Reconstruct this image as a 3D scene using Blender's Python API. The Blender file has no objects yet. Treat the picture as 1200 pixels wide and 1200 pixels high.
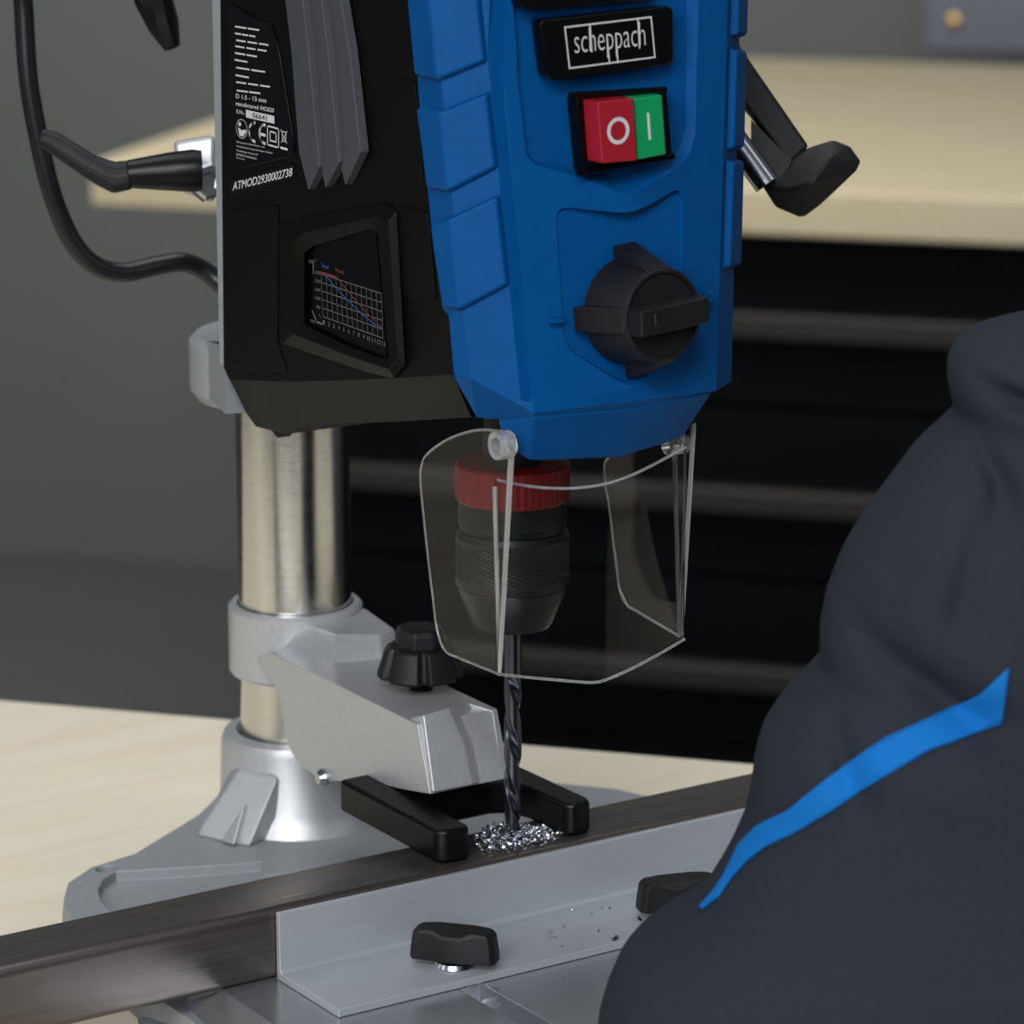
import bpy, bmesh, math, random
from mathutils import Vector, Matrix
from mathutils.bvhtree import BVHTree
V = Vector
SC = bpy.context.scene
COL = SC.collection

# ------------------------------------------------------------------ camera
CAM = V((-0.69353, -1.05121, 0.46707))
_a, _p = math.radians(56.6), math.radians(13.8)
H = V((math.cos(_a), math.sin(_a), 0)); RT = V((math.sin(_a), -math.cos(_a), 0))
FW = H * math.cos(_p) + V((0, 0, -math.sin(_p))); UP = RT.cross(FW)
cd = bpy.data.cameras.new('camera'); cam = bpy.data.objects.new('camera', cd); COL.objects.link(cam)
cam.matrix_world = Matrix(((RT.x, UP.x, -FW.x, CAM.x), (RT.y, UP.y, -FW.y, CAM.y), (RT.z, UP.z, -FW.z, CAM.z), (0, 0, 0, 1)))
cd.sensor_width = 36; cd.lens = 120; cd.clip_start = .05; cd.clip_end = 50
cd.dof.use_dof = True; cd.dof.focus_distance = 1.27; cd.dof.aperture_fstop = 13
SC.camera = cam
# ------------------------------------------------------------------ light
SC.view_settings.view_transform = 'Standard'; SC.view_settings.look = 'None'
SC.view_settings.gamma = 1; SC.view_settings.exposure = 0.0; SC.view_settings.use_curve_mapping = False
w = bpy.data.worlds.new('room_light'); SC.world = w; w.use_nodes = True
w.node_tree.nodes['Background'].inputs[0].default_value = (.80, .86, 1, 1)
w.node_tree.nodes['Background'].inputs[1].default_value = .11
def area(name, loc, target, size, sy, power, color=(1, 1, 1)):
    l = bpy.data.lights.new(name, 'AREA'); l.shape = 'RECTANGLE'; l.size = size; l.size_y = sy
    l.energy = power; l.color = color
    o = bpy.data.objects.new(name, l); COL.objects.link(o); o.location = loc
    o.rotation_euler = (V(target) - V(loc)).to_track_quat('-Z', 'Y').to_euler()
    return o
area('softbox_key', (-1.45, -1.15, .95), (0, .05, .12), .9, 1.0, 27, (.97, .99, 1))
area('softbox_high', (-.92, -1.42, 1.42), (0, .05, .05), .4, .4, 13, (.97, .99, 1))
area('softbox_left', (-1.9, .35, .9), (0, 0, .15), .25, 1.0, 2.5, (.97, .99, 1))
area('softbox_right', (.95, -1.3, 1.3), (0, 0, .05), .4, .6, 1.5, (.97, .99, 1))
area('overhead_fill', (.2, .5, 2.0), (0, .1, 0), 1.6, 1.2, 20, (.98, .99, 1))  # added overhead fill, makes up for the dim world light
area('back_bench_fill', (.8, 1.15, 1.15), (2.0, 3.0, 0), 1.2, .8, 22, (1, .98, .94))  # added fill in front of the back bench, brightens the worktop's front edge
area('wall_fill', (.2, 2.2, 1.6), (1.2, 4.4, .4), 1.4, .6, 32, (1, 1, .97))  # added fill that only lifts the back wall's brightness

# ------------------------------------------------------------------ measuring helpers (photo pixel -> point on a real plane)
def ray(px, py): return FW + RT * ((px - 600) / 4000) + UP * ((600 - py) / 4000)
def P(px, py, ax, val):
    d = ray(px, py); return CAM + d * ((val - CAM[ax]) / d[ax])
def PP(px, py, pt, n):
    d = ray(px, py); return CAM + d * ((V(pt) - CAM).dot(n) / d.dot(n))
def PD(px, py, dep): return CAM + ray(px, py) * dep
def zat(x, y, py):
    lo, hi = -.3, .8
    for _ in range(40):
        m = (lo + hi) / 2; v = V((x, y, m)) - CAM
        if 600 - 4000 * v.dot(UP) / v.dot(FW) > py: lo = m
        else: hi = m
    return (lo + hi) / 2

# ------------------------------------------------------------------ materials
def mat(name, col, rough=.5, metal=0, var=.06, scale=60, bump=0, bscale=400, spec=.5, stretch=None, trans=0, ior=1.45, coat=0, aniso=0, rvar=0, alpha=1):
    m = bpy.data.materials.new(name); m.use_nodes = True; nt = m.node_tree; N = nt.nodes; L = nt.links
    b = N['Principled BSDF']
    b.inputs['Roughness'].default_value = rough; b.inputs['Metallic'].default_value = metal
    b.inputs['Specular IOR Level'].default_value = spec; b.inputs['IOR'].default_value = ior
    b.inputs['Transmission Weight'].default_value = trans; b.inputs['Coat Weight'].default_value = coat
    tc = N.new('ShaderNodeTexCoord'); mp = N.new('ShaderNodeMapping'); L.new(tc.outputs['Object'], mp.inputs[0])
    if stretch: mp.inputs['Scale'].default_value = stretch
    n = N.new('ShaderNodeTexNoise'); n.inputs['Scale'].default_value = scale; n.inputs['Detail'].default_value = 4
    L.new(mp.outputs[0], n.inputs['Vector'])
    r = N.new('ShaderNodeMapRange'); L.new(n.outputs[0], r.inputs[0])
    r.inputs[1].default_value = .3; r.inputs[2].default_value = .7
    r.inputs[3].default_value = 1 - var; r.inputs[4].default_value = 1 + var
    mx = N.new('ShaderNodeVectorMath'); mx.operation = 'SCALE'; mx.inputs[0].default_value = col[:3]
    L.new(r.outputs[0], mx.inputs['Scale']); L.new(mx.outputs[0], b.inputs['Base Color'])
    if rvar:
        r2 = N.new('ShaderNodeMapRange'); L.new(n.outputs[0], r2.inputs[0]); r2.inputs[1].default_value = .3; r2.inputs[2].default_value = .7
        r2.inputs[3].default_value = rough - rvar; r2.inputs[4].default_value = rough + rvar; L.new(r2.outputs[0], b.inputs['Roughness'])
    if bump:
        n2 = N.new('ShaderNodeTexNoise'); n2.inputs['Scale'].default_value = bscale; n2.inputs['Detail'].default_value = 3
        L.new(mp.outputs[0], n2.inputs['Vector'])
        bp = N.new('ShaderNodeBump'); bp.inputs['Strength'].default_value = bump; bp.inputs['Distance'].default_value = .0004
        L.new(n2.outputs[0], bp.inputs['Height']); L.new(bp.outputs[0], b.inputs['Normal'])
    return m
M = {}
M['blue'] = mat('blue_plastic', (.0002, .066, .235), .5, var=.04, bump=.25, bscale=1400, spec=.14)
M['black'] = mat('black_plastic', (.0024, .0023, .0024), .45, var=.15, bump=.3, bscale=1800, spec=.15)
M['satin'] = mat('satin_black_plate', (.0025, .0025, .003), .35, var=.1, spec=.3)
M['knob'] = mat('black_knob_plastic', (.0075, .0075, .009), .5, var=.15, bump=.4, bscale=1500, spec=.35)
M['gloss'] = mat('gloss_black_foil', (.0015, .0015, .002), .2, var=.1, spec=.3)
M['vent'] = mat('grey_textured_plastic', (.055, .058, .068), .6, var=.25, scale=2500, bump=.8, bscale=2500)
M['cast'] = mat('silver_painted_casting', (.49, .50, .52), .38, metal=.5, var=.05, scale=500, bump=.25, bscale=1800)
M['castd'] = mat('grey_painted_casting', (.30, .315, .335), .5, metal=.2, var=.05, scale=300, bump=.25, bscale=1800)
M['tube'] = mat('polished_steel_tube', (.66, .65, .61), .17, metal=1, var=.05, scale=30, bump=.08, bscale=120, stretch=(1, 1, 40), rvar=.04)
M['alu'] = mat('brushed_aluminium', (.43, .455, .49), .45, metal=.4, var=.04, scale=60, stretch=(1, 25, 25), bump=.1, bscale=200)
M['table'] = mat('machined_cast_iron', (.50, .52, .56), .27, metal=.85, var=.05, scale=9, stretch=(1, 1, 1), rvar=.06, bump=.0)
M['bar'] = mat('raw_steel', (.115, .100, .095), .34, metal=.75, var=.16, scale=34, stretch=(.25, 14, 14), rvar=.08, bump=.15, bscale=220)
M['drill'] = mat('dark_high_speed_steel', (.07, .075, .09), .25, metal=.9, var=.1)
M['chuck'] = mat('gunmetal_chuck', (.020, .019, .019), .38, metal=.4, var=.1)
M['chuckd'] = mat('black_oxide_steel', (.006, .006, .0065), .45, metal=.3, var=.1)
M['red'] = mat('red_anodised_ring', (.16, .008, .010), .45, var=.05, spec=.3)
M['redb'] = mat('red_button', (.30, .009, .020), .32, var=.03)
M['greenb'] = mat('green_button', (.002, .27, .085), .35, var=.03)
M['white'] = mat('white_print', (.55, .55, .57), .5, var=.02)
M['grey_print'] = mat('grey_print', (.12, .12, .125), .5, var=.02)
M['bluep'] = mat('blue_print', (.02, .09, .28), .5, var=.02)
M['redp'] = mat('red_print', (.22, .025, .015), .5, var=.02)
M['chrome'] = mat('zinc_plated_steel', (.50, .52, .55), .22, metal=1, var=.03)
M['rubber'] = mat('black_cable_rubber', (.008, .008, .010), .32, var=.1)
M['fabric'] = mat('charcoal_jacket_fabric', (.021, .0255, .035), .9, var=.10, scale=900, bump=.4, bscale=1600, spec=.12)
M['stripe'] = mat('blue_jacket_insert', (.003, .13, .43), .8, var=.05, scale=900, bump=.4, bscale=1600, spec=.2)
M['wall'] = mat('grey_wall_paint', (.13, .136, .13), .8, var=.05, scale=2)
M['floor'] = mat('grey_floor_coating', (.12, .12, .12), .6, var=.06, scale=3)
M['cabinet'] = mat('black_cabinet_lacquer', (.0012, .0015, .0024), .6, var=.1, scale=3, spec=.12)
M['rail'] = mat('dark_drawer_rail', (.028, .026, .024), .5, metal=.3, var=.05)
M['boxgrey'] = mat('blue_grey_plastic', (.10, .107, .135), .6, var=.04)
M['brass'] = mat('brass_screw', (.45, .30, .10), .35, metal=.8, var=.05)
M['post'] = mat('grey_steel_leg', (.06, .065, .07), .5, var=.05)
def wood(name, col):
    m = mat(name, col, .5, var=.0)
    nt = m.node_tree; N = nt.nodes; L = nt.links; b = N['Principled BSDF']
    tc = N.new('ShaderNodeTexCoord'); mp = N.new('ShaderNodeMapping'); L.new(tc.outputs['Object'], mp.inputs[0])
    mp.inputs['Rotation'].default_value = (0, 0, .9); mp.inputs['Scale'].default_value = (2, 14, 14)
    n = N.new('ShaderNodeTexNoise'); n.inputs['Scale'].default_value = 3; n.inputs['Detail'].default_value = 6; n.inputs['Distortion'].default_value = 1.2
    L.new(mp.outputs[0], n.inputs[0])
    cr = N.new('ShaderNodeValToRGB'); L.new(n.outputs[0], cr.inputs[0])
    cr.color_ramp.elements[0].position = .3; cr.color_ramp.elements[0].color = (col[0] * .95, col[1] * .93, col[2] * .88, 1)
    cr.color_ramp.elements[1].position = .6; cr.color_ramp.elements[1].color = (*col, 1)
    L.new(cr.outputs[0], b.inputs['Base Color']); return m
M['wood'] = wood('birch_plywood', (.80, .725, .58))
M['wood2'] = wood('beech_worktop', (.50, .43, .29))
def clear(name, rough, tint, tr=1, ior=1.49):
    m = mat(name, tint, rough, var=.01, trans=tr, ior=ior); return m
M['clear'] = clear('clear_polycarbonate', .0, (.96, .97, .98), 1, 1.16)
M['rim'] = clear('polycarbonate_edge', .16, (.96, .97, .98), .86)

# ------------------------------------------------------------------ mesh helpers
def link(name, me, m, parent=None, smooth=None, bevel=0, seg=2, label=None):
    me.name = name; o = bpy.data.objects.new(name, me); COL.objects.link(o)
    if m is not None: me.materials.append(M[m] if isinstance(m, str) else m)
    if smooth is not None:
        for p in me.polygons: p.use_smooth = True
        me.set_sharp_from_angle(angle=math.radians(smooth))
    if parent is not None:
        o.parent = parent; o.matrix_parent_inverse = Matrix.Translation(-parent.matrix_basis.translation) if parent.parent is None else Matrix.Identity(4)
        if parent.parent is not None: o.matrix_parent_inverse = Matrix.Identity(4)
    if bevel:
        b = o.modifiers.new('bevel', 'BEVEL'); b.width = bevel; b.segments = seg; b.limit_method = 'ANGLE'; b.angle_limit = math.radians(25)
        for p in me.polygons: p.use_smooth = True
        b.harden_normals = True
    if label: o['label'] = label
    return o
def tomesh(bm, fix=True):
    if fix: bmesh.ops.recalc_face_normals(bm, faces=bm.faces[:])
    me = bpy.data.meshes.new('m'); bm.to_mesh(me); bm.free(); return me
def thing(name, label, cat, loc=(0, 0, 0), group=None):
    o = bpy.data.objects.new(name, None); COL.objects.link(o); o.location = loc; o.empty_display_size = .02
    o['label'] = label; o['category'] = cat
    if group: o['group'] = group
    return o
def tag(o, label, cat, group=None, kind=None):
    if label: o['label'] = label
    if cat: o['category'] = cat
    if group: o['group'] = group
    if kind: o['kind'] = kind
    return o
def add_hull(bm, pts):
    vs = [bm.verts.new(p) for p in pts]
    r = bmesh.ops.convex_hull(bm, input=vs)
    bmesh.ops.delete(bm, geom=[v for v in set(r['geom_interior'] + r['geom_unused']) if isinstance(v, bmesh.types.BMVert)], context='VERTS')
    bmesh.ops.dissolve_limit(bm, angle_limit=math.radians(2), verts=bm.verts[:], edges=bm.edges[:])
def hull(pts):
    bm = bmesh.new(); add_hull(bm, pts); return tomesh(bm)
def add_prism(bm, pts, vec, scale=1.0):
    n = len(pts); c = sum((V(p) for p in pts), V()) / n
    a = [bm.verts.new(p) for p in pts]; b = [bm.verts.new(c + (V(p) - c) * scale + V(vec)) for p in pts]
    bm.faces.new(a); bm.faces.new(b[::-1])
    for i in range(n): bm.faces.new((a[i], b[i], b[(i + 1) % n], a[(i + 1) % n]))
def prism(pts, vec, scale=1.0):
    bm = bmesh.new(); add_prism(bm, pts, vec, scale); return tomesh(bm)
def add_box(bm, c, s, rz=0, ax=None):
    m = Matrix.Translation(c) @ Matrix.Rotation(rz, 4, 'Z') @ Matrix.Diagonal((*s, 1)); bmesh.ops.create_cube(bm, size=1, matrix=m)
def box(c, s, rz=0):
    bm = bmesh.new(); add_box(bm, c, s, rz); return tomesh(bm)
def add_lathe(bm, prof, seg=48, origin=(0, 0, 0), axis=(0, 0, 1), cap=True, rf=None):
    q = V((0, 0, 1)).rotation_difference(V(axis)); rings = []
    for (r, z) in prof:
        ring = []
        for i in range(seg):
            a = 2 * math.pi * i / seg; rr = r * (rf(i, z) if rf else 1)
            ring.append(bm.verts.new(V(origin) + q @ V((rr * math.cos(a), rr * math.sin(a), z))))
        rings.append(ring)
    for a, b in zip(rings, rings[1:]):
        for i in range(seg): bm.faces.new((a[i], a[(i + 1) % seg], b[(i + 1) % seg], b[i]))
    if cap: bm.faces.new(rings[0][::-1]); bm.faces.new(rings[-1])
def lathe(prof, **k):
    bm = bmesh.new(); add_lathe(bm, prof, **k); return tomesh(bm)
def add_tube(bm, pts, rad, seg=12):
    pts = [V(p) for p in pts]; n = len(pts); rings = []; up = V((.13, .31, .94)).normalized()
    for i, p in enumerate(pts):
        t = (pts[min(i + 1, n - 1)] - pts[max(i - 1, 0)]).normalized()
        s = t.cross(up)
        if s.length < .05: s = t.cross(V((1, 0, 0)))
        s.normalize(); u = s.cross(t); r = rad[i] if isinstance(rad, (list, tuple)) else rad
        rings.append([bm.verts.new(p + (s * math.cos(2 * math.pi * k / seg) + u * math.sin(2 * math.pi * k / seg)) * r) for k in range(seg)])
    for a, b in zip(rings, rings[1:]):
        for k in range(seg): bm.faces.new((a[k], a[(k + 1) % seg], b[(k + 1) % seg], b[k]))
    bm.faces.new(rings[0][::-1]); bm.faces.new(rings[-1])
def tube(pts, rad, seg=12):
    bm = bmesh.new(); add_tube(bm, pts, rad, seg); return tomesh(bm)
def spline(pts, n=8):
    pts = [V(p) for p in pts]; out = []; q = [pts[0] * 2 - pts[1]] + pts + [pts[-1] * 2 - pts[-2]]
    for i in range(1, len(q) - 2):
        for k in range(n):
            t = k / n; a, b, c, d = q[i - 1], q[i], q[i + 1], q[i + 2]
            out.append(.5 * ((2 * b) + (c - a) * t + (2 * a - 5 * b + 4 * c - d) * t * t + (3 * b - a - 3 * c + d) * t ** 3))
    out.append(pts[-1]); return out
def boolean(base, cutters):
    """cut closed meshes out of a closed mesh, returns a new mesh"""
    o = bpy.data.objects.new('b', base); COL.objects.link(o); cs = []
    for c in cutters:
        co = bpy.data.objects.new('c', c); COL.objects.link(co); cs.append(co)
        m = o.modifiers.new('x', 'BOOLEAN'); m.operation = 'DIFFERENCE'; m.solver = 'EXACT'; m.object = co
    bpy.context.view_layer.update(); dg = bpy.context.evaluated_depsgraph_get()
    me = bpy.data.meshes.new_from_object(o.evaluated_get(dg))
    for x in cs + [o]: bpy.data.objects.remove(x)
    return me
def roundpoly(pts, r, n=3):
    """round the corners of a planar polygon"""
    out = []; k = len(pts)
    for i in range(k):
        p = V(pts[i]); a = V(pts[i - 1]) - p; b = V(pts[(i + 1) % k]) - p
        d = min(r, a.length * .45, b.length * .45); p0 = p + a.normalized() * d; p1 = p + b.normalized() * d
        for j in range(n + 1):
            t = j / n; out.append(p0 * (1 - t) ** 2 + p * 2 * t * (1 - t) + p1 * t * t)
    return out
def text_mesh(s, bold=0.0):
    c = bpy.data.curves.new('t', 'FONT'); c.body = s; c.size = 1; c.offset = bold; c.resolution_u = 3
    o = bpy.data.objects.new('t', c); COL.objects.link(o); bpy.context.view_layer.update()
    me = bpy.data.meshes.new_from_object(o.evaluated_get(bpy.context.evaluated_depsgraph_get()))
    bpy.data.objects.remove(o); return me
def put_text(s, BL, BR, TL, off, bold=0.0):
    """flat print of s: its box is laid on the parallelogram BL, BR, TL"""
    me = text_mesh(s, bold); xs = [v.co.x for v in me.vertices]; ys = [v.co.y for v in me.vertices]
    x0, x1 = min(xs), max(xs); y0, y1 = min(ys), max(ys)
    BL, BR, TL = V(BL), V(BR), V(TL)
    for v in me.vertices:
        v.co = BL + (BR - BL) * ((v.co.x - x0) / (x1 - x0)) + (TL - BL) * ((v.co.y - y0) / (y1 - y0)) + V(off)
    return me
def join(meshes):
    bm = bmesh.new()
    for m in meshes: bm.from_mesh(m)
    return tomesh(bm, False)
def stroke(bm, a, b, wd, n):
    """thin printed line from a to b of width wd on a surface with normal n"""
    a, b = V(a), V(b); s = (b - a).cross(V(n)).normalized() * wd / 2; e = (b - a).normalized() * wd * .5
    bm.faces.new([bm.verts.new(p) for p in (a - s - e, b - s + e, b + s + e, a + s - e)])

# ================================================================== SETTING
E_ = V((.656, -.755, 0)); N_ = V((.755, .656, 0))            # directions of the room and the benches
BZ = -.024                                                   # top of the near workbench
FLOOR = -.93
fl = link('floor', prism([V((1, 2, FLOOR)) + E_ * a + N_ * b for a, b in ((-6, -6), (6, -6), (6, 3.2), (-6, 3.2))], (0, 0, -.05)), 'floor'); fl['kind'] = 'structure'
wp = PD(300, 400, 5.4)
wl = link('wall_back', prism([V((wp.x, wp.y, z)) + E_ * a for a, z in ((-6, FLOOR), (6, FLOOR), (6, 1.9), (-6, 1.9))], N_ * .1), 'wall'); wl['kind'] = 'structure'

# near workbench: its back edge runs behind the drill press
e0, e1 = P(0, 820, 2, BZ), P(882, 895, 2, BZ)
ed = (e1 - e0).normalized(); en = V((-ed.y, ed.x, 0))
if en.dot(H) < 0: en = -en
wb = thing('workbench', 'near workbench with pale birch plywood top carrying the drill press', 'workbench', (0, -.1, FLOOR))
m0 = e0 + (e1 - e0) * .5
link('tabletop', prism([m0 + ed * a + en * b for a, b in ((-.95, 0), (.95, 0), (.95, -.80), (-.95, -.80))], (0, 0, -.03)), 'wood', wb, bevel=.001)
for a in (-.88, .88):
    for b in (-.07, -.73):
        q = m0 + ed * a + en * b
        link('leg', box((q.x, q.y, (FLOOR + BZ - .03) / 2), (.05, .05, BZ - .03 - FLOOR), math.atan2(ed.y, ed.x)), 'post', wb, bevel=.003)

# back workbench with drawers
def PB(px, py, d=3.3):                                      # point on the vertical front plane of the back bench
    f0 = CAM + H * d; return PP(px, py, f0, N_)
TZ = P(1040, 228, 2, 0)
top_f = PB(1040, 227); WZ = top_f.z
bb = thing('drawer_workbench', 'long workbench behind with beech worktop over black drawers', 'workbench', (top_f.x, top_f.y, FLOOR))
wl_ = PB(104, 176); wl_.z = WZ; wr_ = wl_ + E_ * 3.2
slab = PB(1040, 283).z
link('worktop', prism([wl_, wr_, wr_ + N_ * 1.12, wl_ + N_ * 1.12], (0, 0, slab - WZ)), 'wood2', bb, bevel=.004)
cl = PB(345, 500); cl.z = slab; cl += N_ * .04
cw = 2.3
bmx = bmesh.new()
for a0, a1 in ((0, .02), (.95, .97), (cw - .02, cw)):
    add_prism(bmx, [cl + E_ * a0, cl + E_ * a1, cl + E_ * a1 + N_ * .7, cl + E_ * a0 + N_ * .7], (0, 0, FLOOR - slab))
add_prism(bmx, [cl + N_ * .68, cl + E_ * cw + N_ * .68, cl + E_ * cw + N_ * .7, cl + N_ * .7], (0, 0, FLOOR - slab))
link('cabinet_body', tomesh(bmx), 'cabinet', bb)
hz = [PB(900, y).z for y in (388, 596, 806)]
dh = hz[0] - hz[1]
zt = slab - .005
for i in range(4):
    zb = zt - dh + .006
    for a0, a1 in ((.022, .948), (.972, cw - .022)):
        q = cl + E_ * a0; q.z = zt; q2 = cl + E_ * a1; q2.z = zt
        dr = link('drawer', prism([q, q2, q2 + N_ * .6, q + N_ * .6], (0, 0, zb - zt)), 'cabinet', bb, bevel=.002)
        hzi = hz[i] if i < 3 else hz[2] - dh
        r0 = cl + E_ * (a0 + .02) - N_ * .022; r1 = cl + E_ * (a1 - .02) - N_ * .022; r0.z = r1.z = hzi + .012
        link('handle', prism([r0, r1, r1 + N_ * .022, r0 + N_ * .022], (0, 0, -.024)), 'rail', dr, bevel=.003)
    zt -= dh
lg = wl_ + E_ * .12 + N_ * .9
link('leg', box((lg.x, lg.y, (FLOOR + slab) / 2), (.06, .06, slab - FLOOR), 0), 'post', bb)
# instrument box on the back worktop
bx0 = P(1080, 62, 2, WZ); 
gb = thing('instrument_box', 'blue-grey box with a brass screw standing on the back worktop at top right', 'box', bx0)
link('housing', prism([bx0, bx0 + E_ * .45, bx0 + E_ * .45 + N_ * .2, bx0 + N_ * .2], (0, 0, .28)), 'boxgrey', gb, bevel=.006)
sc_ = PP(1118, 25, bx0, N_)
link('screw', lathe([(.009, 0), (.009, .004), (.005, .006)], seg=16, origin=sc_, axis=-N_), 'brass', gb, smooth=30, label='brass screw')

# ================================================================== DRILL PRESS
dp = thing('drill_press', 'blue and black bench drill press on silver column and cast base', 'drill press', (0, .168, BZ))
CX, CY = 0, .168
# --- base plate
zt0 = -.010
outl = [P(*q, 2, zt0) for q in ((75, 1052), (80, 1034), (107, 1016), (158, 1000), (232, 955), (262, 925))]
left = [(v.x, v.y) for v in outl]
# continues behind the column, down the right side, then round to the front
ring = left + [(.006, .216), (.03, .210), (.075, .185), (.115, .140), (.133, .118), (.140, .098), (.150, .05), (.150, -.20), (-.150, -.20), (-.150, .02), (-.142, .10)]
bm = bmesh.new(); n = len(ring)
bot = [bm.verts.new((x * 1.004, y + (.001 if y > .1 else 0), BZ)) for x, y in ring]
mid = [bm.verts.new((x * 1.004, y + (.001 if y > .1 else 0), BZ + .006)) for x, y in ring]
tp = [bm.verts.new((x, y, zt0)) for x, y in ring]
for i in range(n):
    j = (i + 1) % n
    bm.faces.new((bot[i], bot[j], mid[j], mid[i])); bm.faces.new((mid[i], mid[j], tp[j], tp[i]))
bm.faces.new(tp); bm.faces.new(bot[::-1])
base = tomesh(bm)
rc = [P(*q, 2, zt0) for q in ((136, 1021), (280, 1012), (306, 1009), (307, 1026), (350, 1021), (420, 1060), (150, 1085), (118, 1056), (115, 1042), (121, 1030))]
rc = [V((p.x, p.y, .01)) for p in rc]
hole = P(124, 1018, 2, zt0)
base = boolean(base, [prism(rc, (0, 0, -.0245)), lathe([(.0042, -.018), (.0042, .02)], seg=20, origin=(hole.x, hole.y, 0))])
link('base_plate', base, 'castd', dp, bevel=.0012)
# --- raised machined work table with sloped flanks and slots
top_ = [(-.1390, -.190), (.138, -.190), (.138, .030), (-.10, .030), (-.1385, -.0170)]
bot_ = [(-.186, -.215, BZ + .001), (.168, -.215, BZ + .001), (.152, .040, BZ + .001), (-.105, .075, BZ + .001), (-.1525, .0250, BZ + .001)]
bm = bmesh.new(); a_ = [bm.verts.new((x, y, 0)) for x, y in top_]; b_ = [bm.verts.new(p) for p in bot_]
bm.faces.new(a_); bm.faces.new(b_[::-1])
for i in range(5): bm.faces.new((a_[i], b_[i], b_[(i + 1) % 5])); bm.faces.new((a_[i], b_[(i + 1) % 5], a_[(i + 1) % 5]))
slots = []
for sx in (-.0600, .045):
    slots.append(box((sx, -.112, 0), (.0098, .100, .016)))
tb = boolean(tomesh(bm), slots)
link('work_table', tb, 'table', dp, bevel=.0008, label='polished slotted work table')
# --- column
link('base_collar', lathe([(.0385, -.011), (.0365, -.006), (.0335, -.001), (.0325, .024), (.0312, .0275), (.0262, .0285), (.0250, .025)], seg=64, origin=(CX, CY, 0), cap=False), 'cast', dp, smooth=40)
link('column', lathe([(.0240, -.008), (.0240, .42), (.022, .422)], seg=96, origin=(CX, CY, 0)), 'tube', dp, smooth=40, label='polished steel column tube')
def onc(px, py, rr=.0335):                                   # point of the collar's near side at that height
    v = PP(px, py, (CX, CY - .02, 0), V((H.x, H.y, 0))); d = (v - V((CX, CY, v.z))); return v
gus = [P(280, 900, 2, .018), P(326, 909, 2, .018)]
gb_ = [P(*q, 2, zt0) for q in ((228, 980), (259, 983), (272, 990), (291, 993), (328, 977))]
link('gusset', hull(gus + gb_ + [V((-.022, .150, zt0)), V((-.022, .150, .017)), V((-.030, .172, zt0)), V((-.030, .170, .017))]), 'cast', dp, bevel=.0015)
gw = [P(*q, 2, zt0 + .001) for q in ((258, 986), (274, 991))] + [P(287, 943, 2, .006)]
link('gusset_groove', hull(gw + [p + V((.006, .006, 0)) for p in gw]), 'cast', dp, bevel=.0008)
link('gusset', hull([V((.028, .168, .020)), V((.02, .190, .020)), V((.06, .19, zt0)), V((.05, .205, zt0)), V((.01, .18, zt0)), V((.01, .18, .02))]), 'cast', dp, bevel=.001)

# --- head casting (grey back part and sleeve round the column)
SX = -.060
def S(px, py, off=0): return P(px, py, 0, SX - off)          # on the left side face of the head
zc0, zc1 = zat(CX, CY, 452), zat(CX, CY, 388)
bm = bmesh.new()
add_lathe(bm, [(.0395, zc0 - .004), (.0425, zc0), (.0425, zc1 - .003), (.0395, zc1), (.030, zc1)], seg=64, origin=(CX, CY, 0))
k = [S(250, 0), S(250, 430), S(286, 480), S(262, 430), S(262, 0)]
bk = S(248, 100).y; fr = S(263, 100).y
zz = [S(255, 425).z, S(284, 477).z]
add_prism(bm, [V((-.059, bk, .43)), V((-.059, bk, zz[0])), V((-.052, fr - .008, zz[1])), V((-.052, fr - .03, zz[1])), V((-.059, fr - .02, zz[0])), V((-.059, fr - .02, .43))], (.115, 0, 0))
for s in (-1, 1):
    add_hull(bm, [V((s * .059, bk - .004, zc0 + .004)), V((s * .059, bk - .004, zc1)), V((s * .040, CY, zc0)), V((s * .040, CY, zc1)), V((0, bk - .004, zc0)), V((0, bk, zc1))])
link('head_casting', tomesh(bm), 'castd', dp, smooth=30)

# --- black motor housing
secs = [((262, 430), (284, 478)), ((270, 445), (300, 500)), ((322, 447), (334, 509)), ((345, 447), (352, 500)), ((400, 446), (392, 497)), ((470, 443), (470, 494)), ((531, 439), (552, 489))]
bm = bmesh.new(); rows = []
for A, B in secs:
    a = S(*A); b = P(*B, 0, SX + .011)
    rows.append([V((a.x, a.y, .43)), a, b, V((-b.x, b.y, b.z)), V((-a.x, a.y, a.z)), V((-a.x, a.y, .43))])
rows[0][0].y = rows[0][5].y = S(262, 60).y
rows[-1][0].y = rows[-1][5].y = -.028
vs = [[bm.verts.new(p) for p in r] for r in rows]
for a, b in zip(vs, vs[1:]):
    for i in range(6): bm.faces.new((a[i], b[i], b[(i + 1) % 6], a[(i + 1) % 6]))
bm.faces.new(vs[0]); bm.faces.new(vs[-1][::-1])
hs = link('motor_housing', tomesh(bm), 'black', dp, bevel=.0012, label='black motor housing')
# small dark foot under the housing and the spindle boss
link('depth_stop_boss', hull([P(310, 494, 0, -.045), P(352, 496, 0, -.045), P(325, 513, 0, -.045), P(340, 511, 0, -.045), P(310, 494, 0, -.03), P(352, 496, 0, -.03), P(325, 513, 0, -.03), P(340, 511, 0, -.03)]), 'satin', hs)
link('belt_cover_plate', prism([V((-.045, .09, rows[4][2].z + .004)), V((.045, .09, rows[4][2].z + .004)), V((.045, -.05, rows[6][2].z + .002)), V((-.045, -.05, rows[6][2].z + .002))], (0, 0, .02)), 'satin', hs)
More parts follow.
